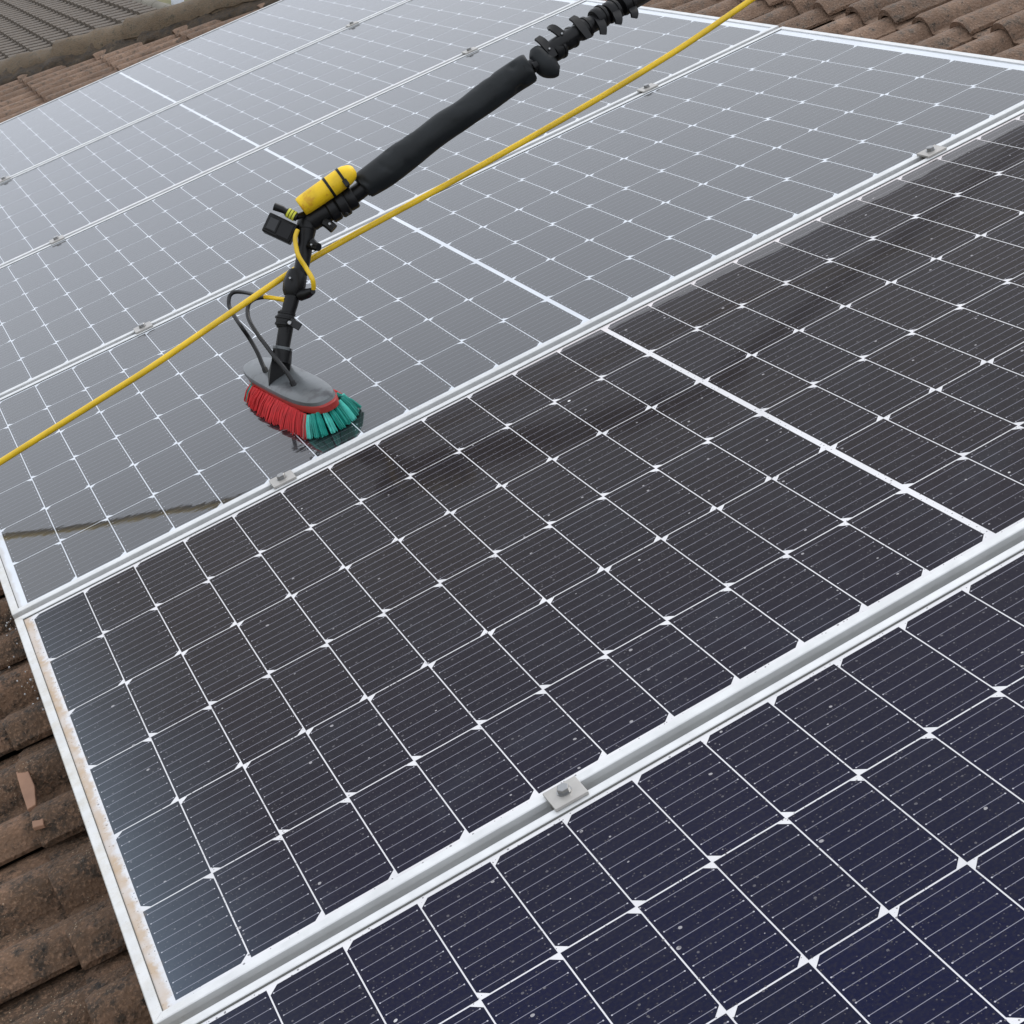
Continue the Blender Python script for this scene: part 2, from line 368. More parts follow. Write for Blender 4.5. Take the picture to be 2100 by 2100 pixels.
def build_panel(wet):
    p = link('solar_panel', None)
    mc, mbk = (m_cell_wet, m_back_wet) if wet else (m_cell_dry, m_back_dry)
    rail(p, 'frame_rail', (X0, YB), (X1, YB), (0, 1), 1); rail(p, 'frame_rail', (X1, YT), (X0, YT), (0, -1), 1)
    rail(p, 'frame_rail', (X0, YT), (X0, YB), (1, 0), 1); rail(p, 'frame_rail', (X1, YB), (X1, YT), (-1, 0), 1)
    e = 0.005
    MB().box(((X0 + X1) / 2, (YT + YB) / 2, -0.0028), ((X1 - X0) / 2 - e, 0, 0), (0, (YT - YB) / 2 - e, 0), (0, 0, 0.0027)).make('backing_sheet', (mbk,), p, smooth=False)
    MB().box(((X0 + X1) / 2, YT - LIP - 0.0006, 0.0005), ((X1 - X0) / 2 - LIP, 0, 0), (0, 0.0009, 0), (0, 0, 0.0006)).make('lip_shade_grime', (m_lip_shade_grime,), p, smooth=False)  # added dark strip: shade line and dirt groove under the top lip
    MB().box((X0 + LIP + 0.0004, (YT + YB) / 2, 0.0004), (0.0006, 0, 0), (0, (YT - YB) / 2 - LIP, 0), (0, 0, 0.0006)).make('lip_shade_grime', (m_lip_shade_grime,), p, smooth=False)  # same added shade and dirt line along the left lip
    cm_ = [cell_mesh(0, mc), cell_mesh(1, mc)]
    for j in range(6):
        for i in range(24):
            x = i * PU + (GC if i >= 12 else 0) + GU / 2; y = -j * PVV - 0.00095
            link('solar_cell', cm_[j % 2], p, (), origin=(x, y, 0))
    return p
labels = ['dusty dry blue-black solar panel nearest the viewer, cut off by the lower right edge',
          'dusty brown-black solar panel, second from the viewer, with tan silt along its lower left frame',
          'wet solar panel under the red and teal brush, mirroring the hose at its left',
          'wet grey-reflecting solar panel just behind the yellow float, third from the far edge',
          'wet pale solar panel next to the outermost one, far side of the array',
          'outermost pale solar panel in the farthest row, beside the mossy hip']
offs = [(0.0014, -1.0197), (0, 0), (-0.0008, 1.0197), (0, 2.0394), (-0.002, 3.0591), (-0.003, 4.0788)]
proto = {}
def copy_tree(o, parent=None):
    c = o.copy(); COL.objects.link(c)
    if parent: c.parent = parent
    for ch in list(o.children): copy_tree(ch, c)
    return c
for i in range(6):
    wet = i >= 2
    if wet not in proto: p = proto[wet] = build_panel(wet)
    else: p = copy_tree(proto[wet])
    p.matrix_world = M @ Matrix.Translation((offs[i][0], offs[i][1], 0))
    tag(p, labels[i], 'solar panel', 'solar panels laid in rows on the roof')

# mounting rails under the panels
for x, t in ((0.405, 'lower of the two aluminium mounting rails under the panels'), (1.590, 'upper of the two aluminium mounting rails under the panels')):
    o = MB().box((0, 1.58, -0.056), (0.02, 0, 0), (0, 2.7, 0), (0, 0, 0.0195)).make('mounting_rail', (m_alu,), None, smooth=False, origin=(x, 0, 0), off=(0, 0, 0))
    tag(o, t, 'rail', 'mounting rails under the panels')

# clamps
def build_clamp():
    c = link('panel_clamp', None); w, d = 0.0185, 0.0165
    z0 = TOP + 0.0003
    a = MB().box((0, 0, z0 + 0.0018), (w, 0, 0), (0, d, 0), (0, 0, 0.0018)).make('clamp_plate', (m_clamp,), c, smooth=False, bevel=0.0006)
    b = MB().box((0, 0.0068, -0.013), (w - 0.001, 0, 0), (0, 0.0010, 0), (0, 0, 0.0150)).box((0, -0.0068, -0.013), (w - 0.001, 0, 0), (0, 0.0010, 0), (0, 0, 0.0150))
    b.make('clamp_web', (m_clamp,), c, smooth=False)
    zt = z0 + 0.0036
    MB().tube([(0, 0.002, zt - 0.0002, 0.0078), (0, 0.002, zt + 0.0010, 0.0078)], 24).make('washer', (m_steel,), c)
    hb = MB(); hb.tube([(0, 0.002, zt + 0.0009, 0.0066), (0, 0.002, zt + 0.0055, 0.0066), (0, 0.002, zt + 0.0062, 0.0058)], 6)
    hb.make('bolt_head', (m_steel,), c, smooth=False)
    return c
cl = [(0.4165, -0.9925, 'clamp with hex bolt on the seam between the two nearest panels, largest in view'),
      (0.4100, 0.0270, 'clamp on the seam left of the brush, below the bristles'),
      (1.6030, 0.0270, 'clamp on the seam at the right edge, above the brown-black panel'),
      (0.3990, 1.0467, 'clamp left of the pole on the second wet seam, under the yellow hose line'),
      (1.5950, 1.0467, 'clamp just below the yellow hose at upper right, on the second wet seam'),
      (0.3777, 2.0664, 'clamp on the third wet seam near the left edge'),
      (1.5764, 2.0664, 'clamp on the third wet seam above the foam sleeve'),
      (0.3709, 3.0861, 'clamp on the farthest seam at the left edge'),
      (1.5676, 3.0861, 'clamp on the farthest seam near the top edge')]
c0 = build_clamp()
for i, (x, y, lb) in enumerate(cl):
    c = c0 if i == 0 else copy_tree(c0)
    c.matrix_world = M @ Matrix.Translation((x, y, 0)) @ Matrix.Rotation(rad(random.uniform(-2, 2)), 4, 'Z')
    tag(c, lb, 'clamp', 'clamps holding the solar panels')

# ---------------------------------------------------------------- roof tiles
TW = 0.286
def tile_profile(n=28):
    """height across the tile (0..TW): two round rolls with flat pans between"""
    out = []
    for i in range(n + 1):
        y = TW * i / n; z = 0.0
        for c in (0.041, 0.184):
            d = abs(y - c) / 0.0375
            if d < 1: z = max(z, 0.038 * math.sqrt(1 - d ** 2.3))
        if y < 0.075: z = max(z, 0.014)
        out.append((y, z))
    return out + [(TW + 0.008, -0.001), (TW + 0.018, -0.003)]
def tile_mesh(seed, mat, L=0.40):
    rnd = random.Random(seed); pr = tile_profile(); n = len(pr); th = 0.013
    xs = [0.0, 0.010, 0.14, 0.27, L]
    vs = []
    for ix, x in enumerate(xs):
        for y, z in pr:
            up = 0.022 * (1 - x / L)
            r = -0.004 if ix == 0 else 0
            q = noise.noise(Vector((x * 14 + seed, y * 14, seed))) * 0.002
            vs.append((x - (noise.noise(Vector((y * 30, seed, 1))) * 0.003 if ix == 0 else 0), y, z * (1 + .05 * math.sin(seed)) + up + r + q))
    tk = lambda y: 0.006 if y < 0.012 or y > TW - .02 else 0.014
    for y, z in pr: vs.append((0.003, y, z + 0.020 - tk(y)))
    for y, z in pr: vs.append((L, y, z - 0.006))
    fs = []
    for ix in range(len(xs) - 1):
        for k in range(n - 1):
            a = ix * n + k; fs.append((a, a + n, a + n + 1, a + 1))
    b = len(xs) * n
    for k in range(n - 1):
        fs.append((k, k + 1, b + k + 1, b + k)); fs.append((b + k, b + k + 1, b + n + k + 1, b + n + k))
    for s_ in (0, n - 1):
        for ix in range(len(xs) - 1):
            a, c = ix * n + s_, (ix + 1) * n + s_
            fa = b + s_ if ix == 0 else None
        cyc = [ix * n + s_ for ix in range(len(xs))] + [b + n + s_, b + s_]
        fs.append(tuple(cyc if s_ else cyc[::-1]))
    me = mesh('roof_tile', [(v[0], -TW + v[1], v[2]) if False else v for v in vs], fs, True, sharp=35)
    me.materials.append(mat); return me
tm = [tile_mesh(s + 1.3, m_tile) for s in range(5)]
tmd = [tile_mesh(s + 9.3, m_tile_dark) for s in range(5)]
ntile = 0
def field(meshes, xb, step, y0, tw, nx, ny, z, keep, stag=0.0, jit=0.004):
    """lay tiles from the butt line xb upwards, side by side along y"""
    global ntile
    for a in nx:
        for b in ny:
            x = xb + a * step; y = y0 + b * tw + (stag if a % 2 else 0)
            if not keep(x, y): continue
            o = link('roof_tile', random.choice(meshes), roof, (), origin=(x + random.uniform(-jit, jit), y + random.uniform(-.003, .003), z + random.uniform(-.002, .002)))
            o.rotation_euler = (random.uniform(-.008, .008), random.uniform(-.004, .004), random.uniform(-.010, .010))
            o.scale = (1, tw / TW * 0.980, 1); ntile += 1
ZT = -0.140
# lower left, beyond the eaves side of the array
field(tmd, -0.098, 0.312, -0.678, 0.272, range(-2, 1), range(-2, 6), ZT, lambda x, y: True, stag=0.035)
# far side up to the hip
hipy = lambda x: 4.95 - 0.92 * (x - 1.66)
field(tm, -0.205, 0.311, 3.86, 0.286, range(-1, 9), range(0, 10), ZT, lambda x, y: y < hipy(x) + 0.06 and y > 3.7)
# upper end
field(tm, 1.914, 0.311, -0.343, 0.280, range(0, 8), range(0, 15), ZT, lambda x, y: y < hipy(x + .15) + 0.1, stag=0.0)

# hip: half round caps bedded in mossy mortar
def hip_pt(s_): # s along the hip, from the low end
    a = Vector((-0.6, hipy(-0.6), 0)); d = Vector((1, -0.92, 0)).normalized(); return a + d * s_
d_ = Vector((1, -0.92, 0)).normalized(); q_ = Vector((0.92, 1, 0)).normalized()
nb, nk = 150, 14; vs = []; fs = []
for i in range(nb + 1):
    c = hip_pt(i * 0.04)
    for k in range(nk + 1):
        t = k / nk * math.pi
        w = (0.26 if t > 1.57 else .15) * math.cos(t); h = 0.100 * math.sin(t) ** (0.55 if t > 1.57 else .6)
        p = c + q_ * (-w) + Vector((0, 0, -0.155 + h))
        nn = noise.noise(p * 13) * 0.024 + noise.noise(p * 40) * 0.022
        p += (q_ * (-math.cos(t)) + Vector((0, 0, math.sin(t) * .6))) * nn
        vs.append(tuple(p))
for i in range(nb):
    for k in range(nk):
        a = i * (nk + 1) + k; fs.append((a, a + 1, a + nk + 2, a + nk + 1))
link('mortar_bed', mesh('mortar_bed', vs, fs, True), roof, (m_mortar,))
def cap_mesh(seed):
    vs = []; fs = []; na, nl = 14, 10
    for i in range(nl + 1):
        s_ = 0.43 * i / nl; r = 0.086 - 0.010 * i / nl
        for k in range(na + 1):
            t = math.pi * (0.06 + 0.88 * k / na)
            p = d_ * s_ - q_ * (r * 1.12 * math.cos(t)) + Vector((0, 0, r * math.sin(t)))
            p += Vector((0, 0, 1)) * (noise.noise(p * 11 + Vector((seed, 0, 0))) * 0.016); vs.append(tuple(p))
    m_ = len(vs)
    for i in range(nl + 1):
        for k in range(na + 1):
            v = Vector(vs[i * (na + 1) + k]); vs.append(tuple(v * 1.0 - Vector((0, 0, 0.014))))
    W_ = na + 1
    for i in range(nl):
        for k in range(na):
            a = i * W_ + k; fs.append((a, a + 1, a + W_ + 1, a + W_)); fs.append((m_ + a, m_ + a + W_, m_ + a + W_ + 1, m_ + a + 1))
    for k in range(na): fs.append((k, m_ + k, m_ + k + 1, k + 1))
    me = mesh('hip_tile', vs, fs, True, sharp=40); me.materials.append(m_ridge); return me
hc = [cap_mesh(s) for s in range(3)]
for i in range(14):
    p = hip_pt(0.1 + i * 0.40)
    link('hip_tile', hc[i % 3], roof, (), origin=(p.x, p.y, -0.105 + 0.008 * max(0, i - 4) + random.uniform(-.004, .004)))

# ---------------------------------------------------------------- next house, ground, far things
def sheet(xs, ys, zf):
    vs = [(x, y, zf(x, y)) for x in xs for y in ys]; n = len(ys)
    fs = [(i * n + j, (i + 1) * n + j, (i + 1) * n + j + 1, i * n + j + 1) for i in range(len(xs) - 1) for j in range(n - 1)]
    return vs, fs
nb_ = link('neighbouring_house', None, origin=(0, 14, -0.9))
tag(nb_, 'neighbouring house with a large grey-brown tiled roof beyond the mossy hip, upper left', 'house')
vs = []; fs = []
XR = 2.42
CS = 0.17
for c in range(34):
    xb = XR - CS * (c + 1)
    ys = []; y = -7.0
    while y < 9.0:
        for f, z in ((0, 0), (0.25, 0.0), (0.30, 0.032), (0.62, 0.040), (0.95, 0.030)): ys.append((y + f * 0.21 + (0.105 if c % 2 else 0), z))
        y += 0.21
    b = len(vs)
    for x, up in ((xb, 0.030), (xb + CS, 0.0)):
        for y, z in ys: vs.append((x, y, z + up))
    for y, z in ys: vs.append((xb + .002, y, -0.02))
    n = len(ys)
    for k in range(n - 1):
        fs.append((b + k, b + n + k, b + n + k + 1, b + k + 1)); fs.append((b + k, b + k + 1, b + 2 * n + k + 1, b + 2 * n + k))
o = link('tile_courses', mesh('tile_courses', vs, fs, True, sharp=30), nb_, (m_far,)); o['kind'] = 'stuff'
# ridge caps of the neighbouring roof
for i in range(36):
    y0 = -6.9 + i * 0.44
    g = MB(); g.tube([(XR + 0.02, y0, 0.0, 0.062), (XR + 0.02, y0 + 0.45, 0.004, 0.056)], 12)
    g.make('ridge_tile', (m_fascia,), nb_)
# walls of that house stand upright: directions in roof axes
upv = Vector((math.sin(PITCH), 0, math.cos(PITCH))); fwv = Vector((math.cos(PITCH), 0, -math.sin(PITCH)))
g = MB(); g.box(Vector((XR - 2.9, 1.0, -0.35)) - upv * 1.6 + fwv * 2.6, fwv * 4.6, (0, 6.6, 0), upv * 1.3)
g.make('wall', (m_wall,), nb_, smooth=False)
g = MB(); g.box(Vector((XR, 1, 0)) + fwv * 2.9 - upv * 1.25 + Vector((0, 0, -.1)), (fwv * 0.93 - upv * 0.36) * 3.0, (0, 8, 0), (fwv * 0.36 + upv * 0.93) * 0.05)
g.make('rear_slope', (m_far,), nb_, smooth=False)

Mi = M.inverted()
def world_obj(name, me, mats, kind=None, parent=None):
    o = bpy.data.objects.new(name, me); COL.objects.link(o)
    for m in mats: me.materials.append(m)
    if kind: o['kind'] = kind
    return o
gv, gf = [], []
for i in range(41):
    for j in range(41):
        x, y = (i - 20) * 40.0, (j - 20) * 40.0
        gv.append((x, y, -4.6 + (noise.noise(Vector((x, y, 0)) * 0.01) * 1.5 if abs(x) + abs(y) > 100 else 0)))
for i in range(40):
    for j in range(40): a = i * 41 + j; gf.append((a, a + 41, a + 42, a + 1))
world_obj('ground', mesh('ground', gv, gf, True), (m_grass,), 'structure')

# measured positions in roof axes: (x, y, z, radius)
P = {
 'socket_top': [(0.5334, 0.3258, 0.0845, 0.0156)],
 'socket': [(0.5329, 0.3254, 0.0836, 0.0155), (0.5206, 0.3184, 0.0668, 0.0155), (0.5112, 0.3137, 0.055, 0.014), (0.5051, 0.3099, 0.0461, 0.0103)],
 'lower_tube': [(0.5324, 0.3256, 0.0838, 0.0118), (0.5532, 0.336, 0.1097, 0.0122), (0.5598, 0.3396, 0.1185, 0.0122)],
 'lower_clamp': [(0.5518, 0.3372, 0.1112, 0.0129), (0.5547, 0.3389, 0.1153, 0.015), (0.5604, 0.3423, 0.1234, 0.0155), (0.566, 0.3446, 0.1294, 0.0135), (0.5683, 0.3453, 0.1316, 0.0119)],
 'lower_lever': [(0.562, 0.3145, 0.1238, 0.0031), (0.5656, 0.3032, 0.1214, 0.0041), (0.5687, 0.2941, 0.1164, 0.0046)],
 'lower_screw': [(0.5587, 0.3089, 0.1247, 0.0031)],
 'mid_tube': [(0.5692, 0.3443, 0.1303, 0.0116), (0.5795, 0.3481, 0.1408, 0.0122), (0.5879, 0.3515, 0.1499, 0.0124)],
 'valve': [(0.587, 0.3519, 0.1502, 0.014), (0.5908, 0.3538, 0.1549, 0.0171), (0.5997, 0.3575, 0.1649, 0.0192), (0.6105, 0.3617, 0.1762, 0.0171), (0.6148, 0.364, 0.1818, 0.0135)],
 'valve_arm': [(0.5999, 0.3434, 0.1483, 0.0103), (0.609, 0.3302, 0.1494, 0.0082), (0.6163, 0.3189, 0.1532, 0.0056)],
 'valve_screw': [(0.5935, 0.3377, 0.1831, 0.0021)],
 'upper_tube': [(0.6152, 0.3603, 0.1756, 0.0124), (0.6253, 0.3644, 0.1866, 0.0121), (0.6441, 0.3739, 0.2103, 0.0124), (0.6509, 0.378, 0.2201, 0.0134), (0.6607, 0.3844, 0.2349, 0.0168)],
 'knuckle': [(0.6559, 0.378, 0.2302, 0.0143), (0.6647, 0.3859, 0.2383, 0.0181), (0.6767, 0.3851, 0.2425, 0.0187), (0.6909, 0.3828, 0.2446, 0.0193), (0.7062, 0.3799, 0.2464, 0.0187)],
 'rod': [(0.6691, 0.3859, 0.2404, 0.0125), (0.7122, 0.3792, 0.2478, 0.0143), (0.7427, 0.3736, 0.2513, 0.0143), (0.7601, 0.371, 0.2547, 0.0143)],
 'rod_rings': [(0.711, 0.3784, 0.2458, 0.0224), (0.7279, 0.3755, 0.2481, 0.023), (0.7437, 0.3731, 0.2509, 0.0206)],
 'clip_a': [(0.6865, 0.3677, 0.2358, 0.0074), (0.6918, 0.3628, 0.2288, 0.0081), (0.6959, 0.3571, 0.2198, 0.0081)],
 'clip_a_screw': [(0.6907, 0.3482, 0.2335, 0.0037)],
 'clip_b': [(0.6501, 0.3559, 0.2181, 0.0093), (0.6537, 0.3511, 0.2105, 0.008), (0.6581, 0.3426, 0.2075, 0.0068)],
 'clip_b_screw': [(0.6475, 0.3391, 0.2179, 0.0028)],
 'clip_c': [(0.7234, 0.3605, 0.2393, 0.0037), (0.727, 0.3557, 0.2317, 0.0031)],
 'bottle': [(0.6623, 0.3749, 0.2715, 0.0148), (0.6659, 0.3745, 0.2723, 0.0162), (0.6798, 0.3726, 0.2754, 0.017), (0.7147, 0.3679, 0.2826, 0.0176), (0.7441, 0.364, 0.2891, 0.0173), (0.7543, 0.3626, 0.2912, 0.0154), (0.7617, 0.3618, 0.2931, 0.0117), (0.7662, 0.3612, 0.2941, 0.0056)],
 'strap1': [(0.7169, 0.3675, 0.283, 0.0185)],
 'strap2': [(0.7426, 0.3642, 0.2888, 0.0183)],
 'thumb': [(0.6377, 0.3767, 0.2743, 0.0062), (0.6476, 0.3678, 0.2619, 0.0055)],
 'cap': [(0.6505, 0.3801, 0.2759, 0.0093), (0.6571, 0.3688, 0.2574, 0.0037)],
 'stick': [(0.6246, 0.3869, 0.2879, 0.0065), (0.6341, 0.3802, 0.2794, 0.0059), (0.6382, 0.3758, 0.2729, 0.0043)],
 'cam': [(0.6151, 0.3962, 0.2791, 0.0), (0.6473, 0.3729, 0.2495, 0.0), (0.6184, 0.3678, 0.2261, 0.0), (0.5913, 0.3929, 0.2616, 0.0)],
 'yhose': [(0.6393, 0.3553, 0.2451, 0.0037), (0.6313, 0.3505, 0.2389, 0.0038), (0.6254, 0.3447, 0.2292, 0.0039), (0.6196, 0.3318, 0.2128, 0.0039), (0.6221, 0.3256, 0.191, 0.0039), (0.6219, 0.3109, 0.1738, 0.004), (0.6182, 0.3145, 0.1568, 0.0038)],
 'splitter': [(0.5743, 0.351, 0.1508, 0.0031), (0.5645, 0.3712, 0.1518, 0.0036), (0.5569, 0.3805, 0.155, 0.0039), (0.5504, 0.389, 0.1573, 0.0037)],
 'splitter2': [(0.5728, 0.35, 0.1482, 0.0021), (0.566, 0.3692, 0.1486, 0.0021), (0.5616, 0.3776, 0.1517, 0.0021)],
 'bhose1': [(0.5508, 0.3887, 0.1569, 0.0031), (0.5448, 0.4186, 0.1559, 0.0033), (0.5342, 0.4669, 0.155, 0.0034), (0.5226, 0.4878, 0.1565, 0.0035), (0.5127, 0.4893, 0.1547, 0.0035), (0.5056, 0.4822, 0.1489, 0.0035), (0.5012, 0.4734, 0.1411, 0.0035), (0.4995, 0.4516, 0.1316, 0.0035), (0.4993, 0.4214, 0.1177, 0.0035), (0.5035, 0.4212, 0.0928, 0.0035), (0.5036, 0.4035, 0.072, 0.0036), (0.5008, 0.3862, 0.0552, 0.0038), (0.4998, 0.3751, 0.0467, 0.0042)],
 'bhose2': [(0.5506, 0.3886, 0.1565, 0.0031), (0.5437, 0.3964, 0.157, 0.0032), (0.5362, 0.4037, 0.1565, 0.0034), (0.5254, 0.4098, 0.152, 0.0035), (0.5151, 0.3964, 0.1437, 0.0036), (0.5096, 0.3754, 0.134, 0.0035), (0.5077, 0.3406, 0.1215, 0.0035), (0.5089, 0.3116, 0.1064, 0.0035), (0.5104, 0.2867, 0.0925, 0.0035), (0.5133, 0.2644, 0.0775, 0.0034), (0.5147, 0.2538, 0.0646, 0.0036), (0.5149, 0.2469, 0.0513, 0.0037)],
 'foam': [(0.7691, 0.3709, 0.2586, 0.0193), (0.7752, 0.3703, 0.2604, 0.0237), (0.7972, 0.3671, 0.2646, 0.0251), (0.832, 0.3628, 0.2727, 0.0254), (0.8922, 0.3562, 0.2885, 0.0246), (0.968, 0.3463, 0.305, 0.0246), (1.0359, 0.343, 0.3195, 0.0252), (1.0904, 0.3352, 0.3302, 0.0258), (1.0998, 0.3337, 0.3319, 0.0229)],
 'elbow': [(1.1215, 0.346, 0.3546, 0.008), (1.1222, 0.3415, 0.3463, 0.0153), (1.1232, 0.335, 0.3342, 0.0191), (1.1274, 0.3278, 0.3224, 0.0197), (1.1348, 0.3215, 0.3137, 0.0146), (1.1411, 0.3179, 0.3099, 0.008)],
 'elbow_pin': [(1.1032, 0.3268, 0.3312, 0.008), (1.1114, 0.3254, 0.3324, 0.008)],
 'upper_pole': [(1.1317, 0.3366, 0.3413, 0.0109), (1.1539, 0.3383, 0.3441, 0.0139), (1.2165, 0.3433, 0.3499, 0.0143), (1.2988, 0.3692, 0.3497, 0.0149), (1.3206, 0.3776, 0.3495, 0.015), (1.6068, 0.4677, 0.3488, 0.015), (2.5606, 0.7678, 0.3465, 0.015)],
 'clamps': [(1.1575, 0.34, 0.3378, 0.0168), (1.1838, 0.343, 0.345, 0.0165), (1.2133, 0.344, 0.3496, 0.0169), (1.2487, 0.3494, 0.3546, 0.0177), (1.2753, 0.3542, 0.3541, 0.0178), (1.3079, 0.3635, 0.3541, 0.0178)],
 'lev1': [(1.1335, 0.3494, 0.3669, 0.0044), (1.1367, 0.3395, 0.3603, 0.008), (1.139, 0.3261, 0.3468, 0.008), (1.1413, 0.319, 0.3343, 0.0051)],
 'lev2': [(1.1553, 0.3474, 0.3733, 0.0044), (1.1635, 0.3445, 0.3716, 0.008), (1.1715, 0.3357, 0.3584, 0.008), (1.1789, 0.3279, 0.3468, 0.0044)],
 'lev3': [(1.2017, 0.3479, 0.3739, 0.0044), (1.2042, 0.339, 0.369, 0.0088), (1.2058, 0.3251, 0.3542, 0.0088), (1.2079, 0.3166, 0.3388, 0.0051)],
 'lev4': [(1.2386, 0.3443, 0.3622, 0.0073), (1.2416, 0.3344, 0.3555, 0.0088), (1.2394, 0.3237, 0.345, 0.0088), (1.2346, 0.3189, 0.3336, 0.0051)],
 'lev5': [(1.276, 0.3481, 0.365, 0.0081), (1.2757, 0.3373, 0.3551, 0.0096), (1.2721, 0.3272, 0.3451, 0.0088), (1.2678, 0.3241, 0.3371, 0.0051)],
 'lev6': [(1.3123, 0.3575, 0.3557, 0.0082), (1.3107, 0.3472, 0.3463, 0.0089), (1.3072, 0.3386, 0.3391, 0.0089), (1.3035, 0.336, 0.3324, 0.0052)],
 'hose': [(-0.426, 0.63, -0.036, 0.0053), (-0.213, 0.565, 0.011, 0.0053), (-0.0129, 0.498, 0.0562, 0.0053), (0.1198, 0.4484, 0.0881, 0.0053), (0.2564, 0.411, 0.1163, 0.0053), (0.3361, 0.3869, 0.1341, 0.0053), (0.4839, 0.3781, 0.1604, 0.0053), (0.6108, 0.3898, 0.1761, 0.0053), (0.7051, 0.386, 0.1865, 0.0053), (0.9873, 0.3713, 0.2071, 0.0053), (1.2853, 0.369, 0.2322, 0.0053), (1.5379, 0.3711, 0.2665, 0.0053), (2.169, 0.387, 0.3726, 0.0053)],
}

r4 = lambda p, r: (p[0], p[1], p[2], r)

# white post beyond the neighbouring ridge
nrx = Vector((2.62 , 12.15, -1.0)) - Vector((0, 14, -.9))
g = MB(); g.box(nrx + upv * .22, fwv * .045, (0, .045, 0), upv * .40); g.make('vent_post', (m_white,), nb_, smooth=False, bevel=.004)

# ---------------------------------------------------------------- cleaning pole with its brush
C0 = Vector((0.503, 0.262, 0.0))
pole = link('cleaning_pole', None, origin=C0)
tag(pole, 'black water-fed cleaning pole with angled neck, foam sleeve and red and teal brush head', 'cleaning pole')
def part(name, pts, mat, n=20, k=0, sharp=50, parent=None, ry=1.0, mb=None):
    g = mb or MB()
    g.tube(dense(pts, k) if k else pts, n, ry=ry)
    return g.make(name, (mat,), parent or pole, sharp=sharp, off=C0)
part('lower_tube', P['lower_tube'], m_carbon)
part('mid_tube', P['mid_tube'], m_carbon)
part('neck_tube', P['upper_tube'], m_carbon, k=3)
part('knuckle', P['knuckle'], m_black, k=4)
part('inner_rod', list(P['rod']) + [(*p[:3], P['rod'][-1][3] * .9) for p in P['foam'][2:-2]] + [(*P['elbow'][2][:3], P['rod'][-1][3] * .8)], m_carbon)
def ring(name, p, axis, r, h, mat, parent=None, n=20):
    a = Vector(axis).normalized(); p = Vector(p[:3])
    g = MB(); g.tube([(*(p - a * h), r * .9), (*(p - a * h * .7), r), (*(p + a * h * .7), r), (*(p + a * h), r * .9)], n)
    return g.make(name, (mat,), parent or pole, off=C0)
ax = Vector(P['rod'][-1][:3]) - Vector(P['rod'][0][:3])
for p in P['rod_rings']: ring('ring_clamp', p, ax, p[3], 0.0085, m_black)
# square-ish socket with a web down to the brush back
st, sb = P['socket'][0], P['socket'][-1]
g = MB(); g.tube([(*p[:3], p[3] * k_) for p, k_ in zip(P['socket'][:2], (1.0, .9))], 16); g.make('brush_socket', (m_black,), pole, off=C0)
ring('socket_rim', P['socket_top'][0], Vector(P['lower_tube'][1][:3]) - Vector(P['lower_tube'][0][:3]), P['socket_top'][0][3] * 1.04, 0.003, m_grey)
# clamp with ribs on the lower tube
cl_ = part('swivel_clamp', P['lower_clamp'], m_black, n=14)
axl = Vector(P['lower_clamp'][-1][:3]) - Vector(P['lower_clamp'][0][:3])
for p in P['lower_clamp'][1:4]: ring('clamp_rib', p, axl, p[3] * 1.1, 0.0022, m_grey if False else m_black, parent=cl_)
g = MB(); a, b = Vector(P['lower_lever'][0][:3]), Vector(P['lower_lever'][-1][:3]); dd_ = (b - a).normalized(); side = dd_.cross(Vector(F_)).normalized()
g.box((a + b) / 2, dd_ * ((b - a).length / 2 + .002), side * 0.0062, Vector(F_) * 0.004); g.make('lever', (m_black,), cl_, smooth=False, bevel=0.001, off=C0)
def screw(name, p, r, parent, mat=m_steel):
    p = Vector(p[:3]); f_ = -Vector(F_)
    g = MB(); g.tube([(*(p - f_ * .004), r), (*(p + f_ * .001), r), (*(p + f_ * .002), r * .7)], 14); return g.make(name, (mat,), parent, off=C0)
screw('screw', P['lower_screw'][0], 0.0036, cl_)
va = part('valve_body', P['valve'], m_black, n=12, sharp=30)
part('valve_outlet', P['valve_arm'], m_black, n=14, parent=va)
screw('screw', P['valve_screw'][0], 0.0022, va)
for nm in ('clip_a', 'clip_b', 'clip_c'):
    c_ = part('hose_clip', P[nm], m_black, n=8, sharp=20, k=2)
    if nm != 'clip_c': screw('screw', P[nm + '_screw'][0], 0.0028 if nm == 'clip_a' else .002, c_)
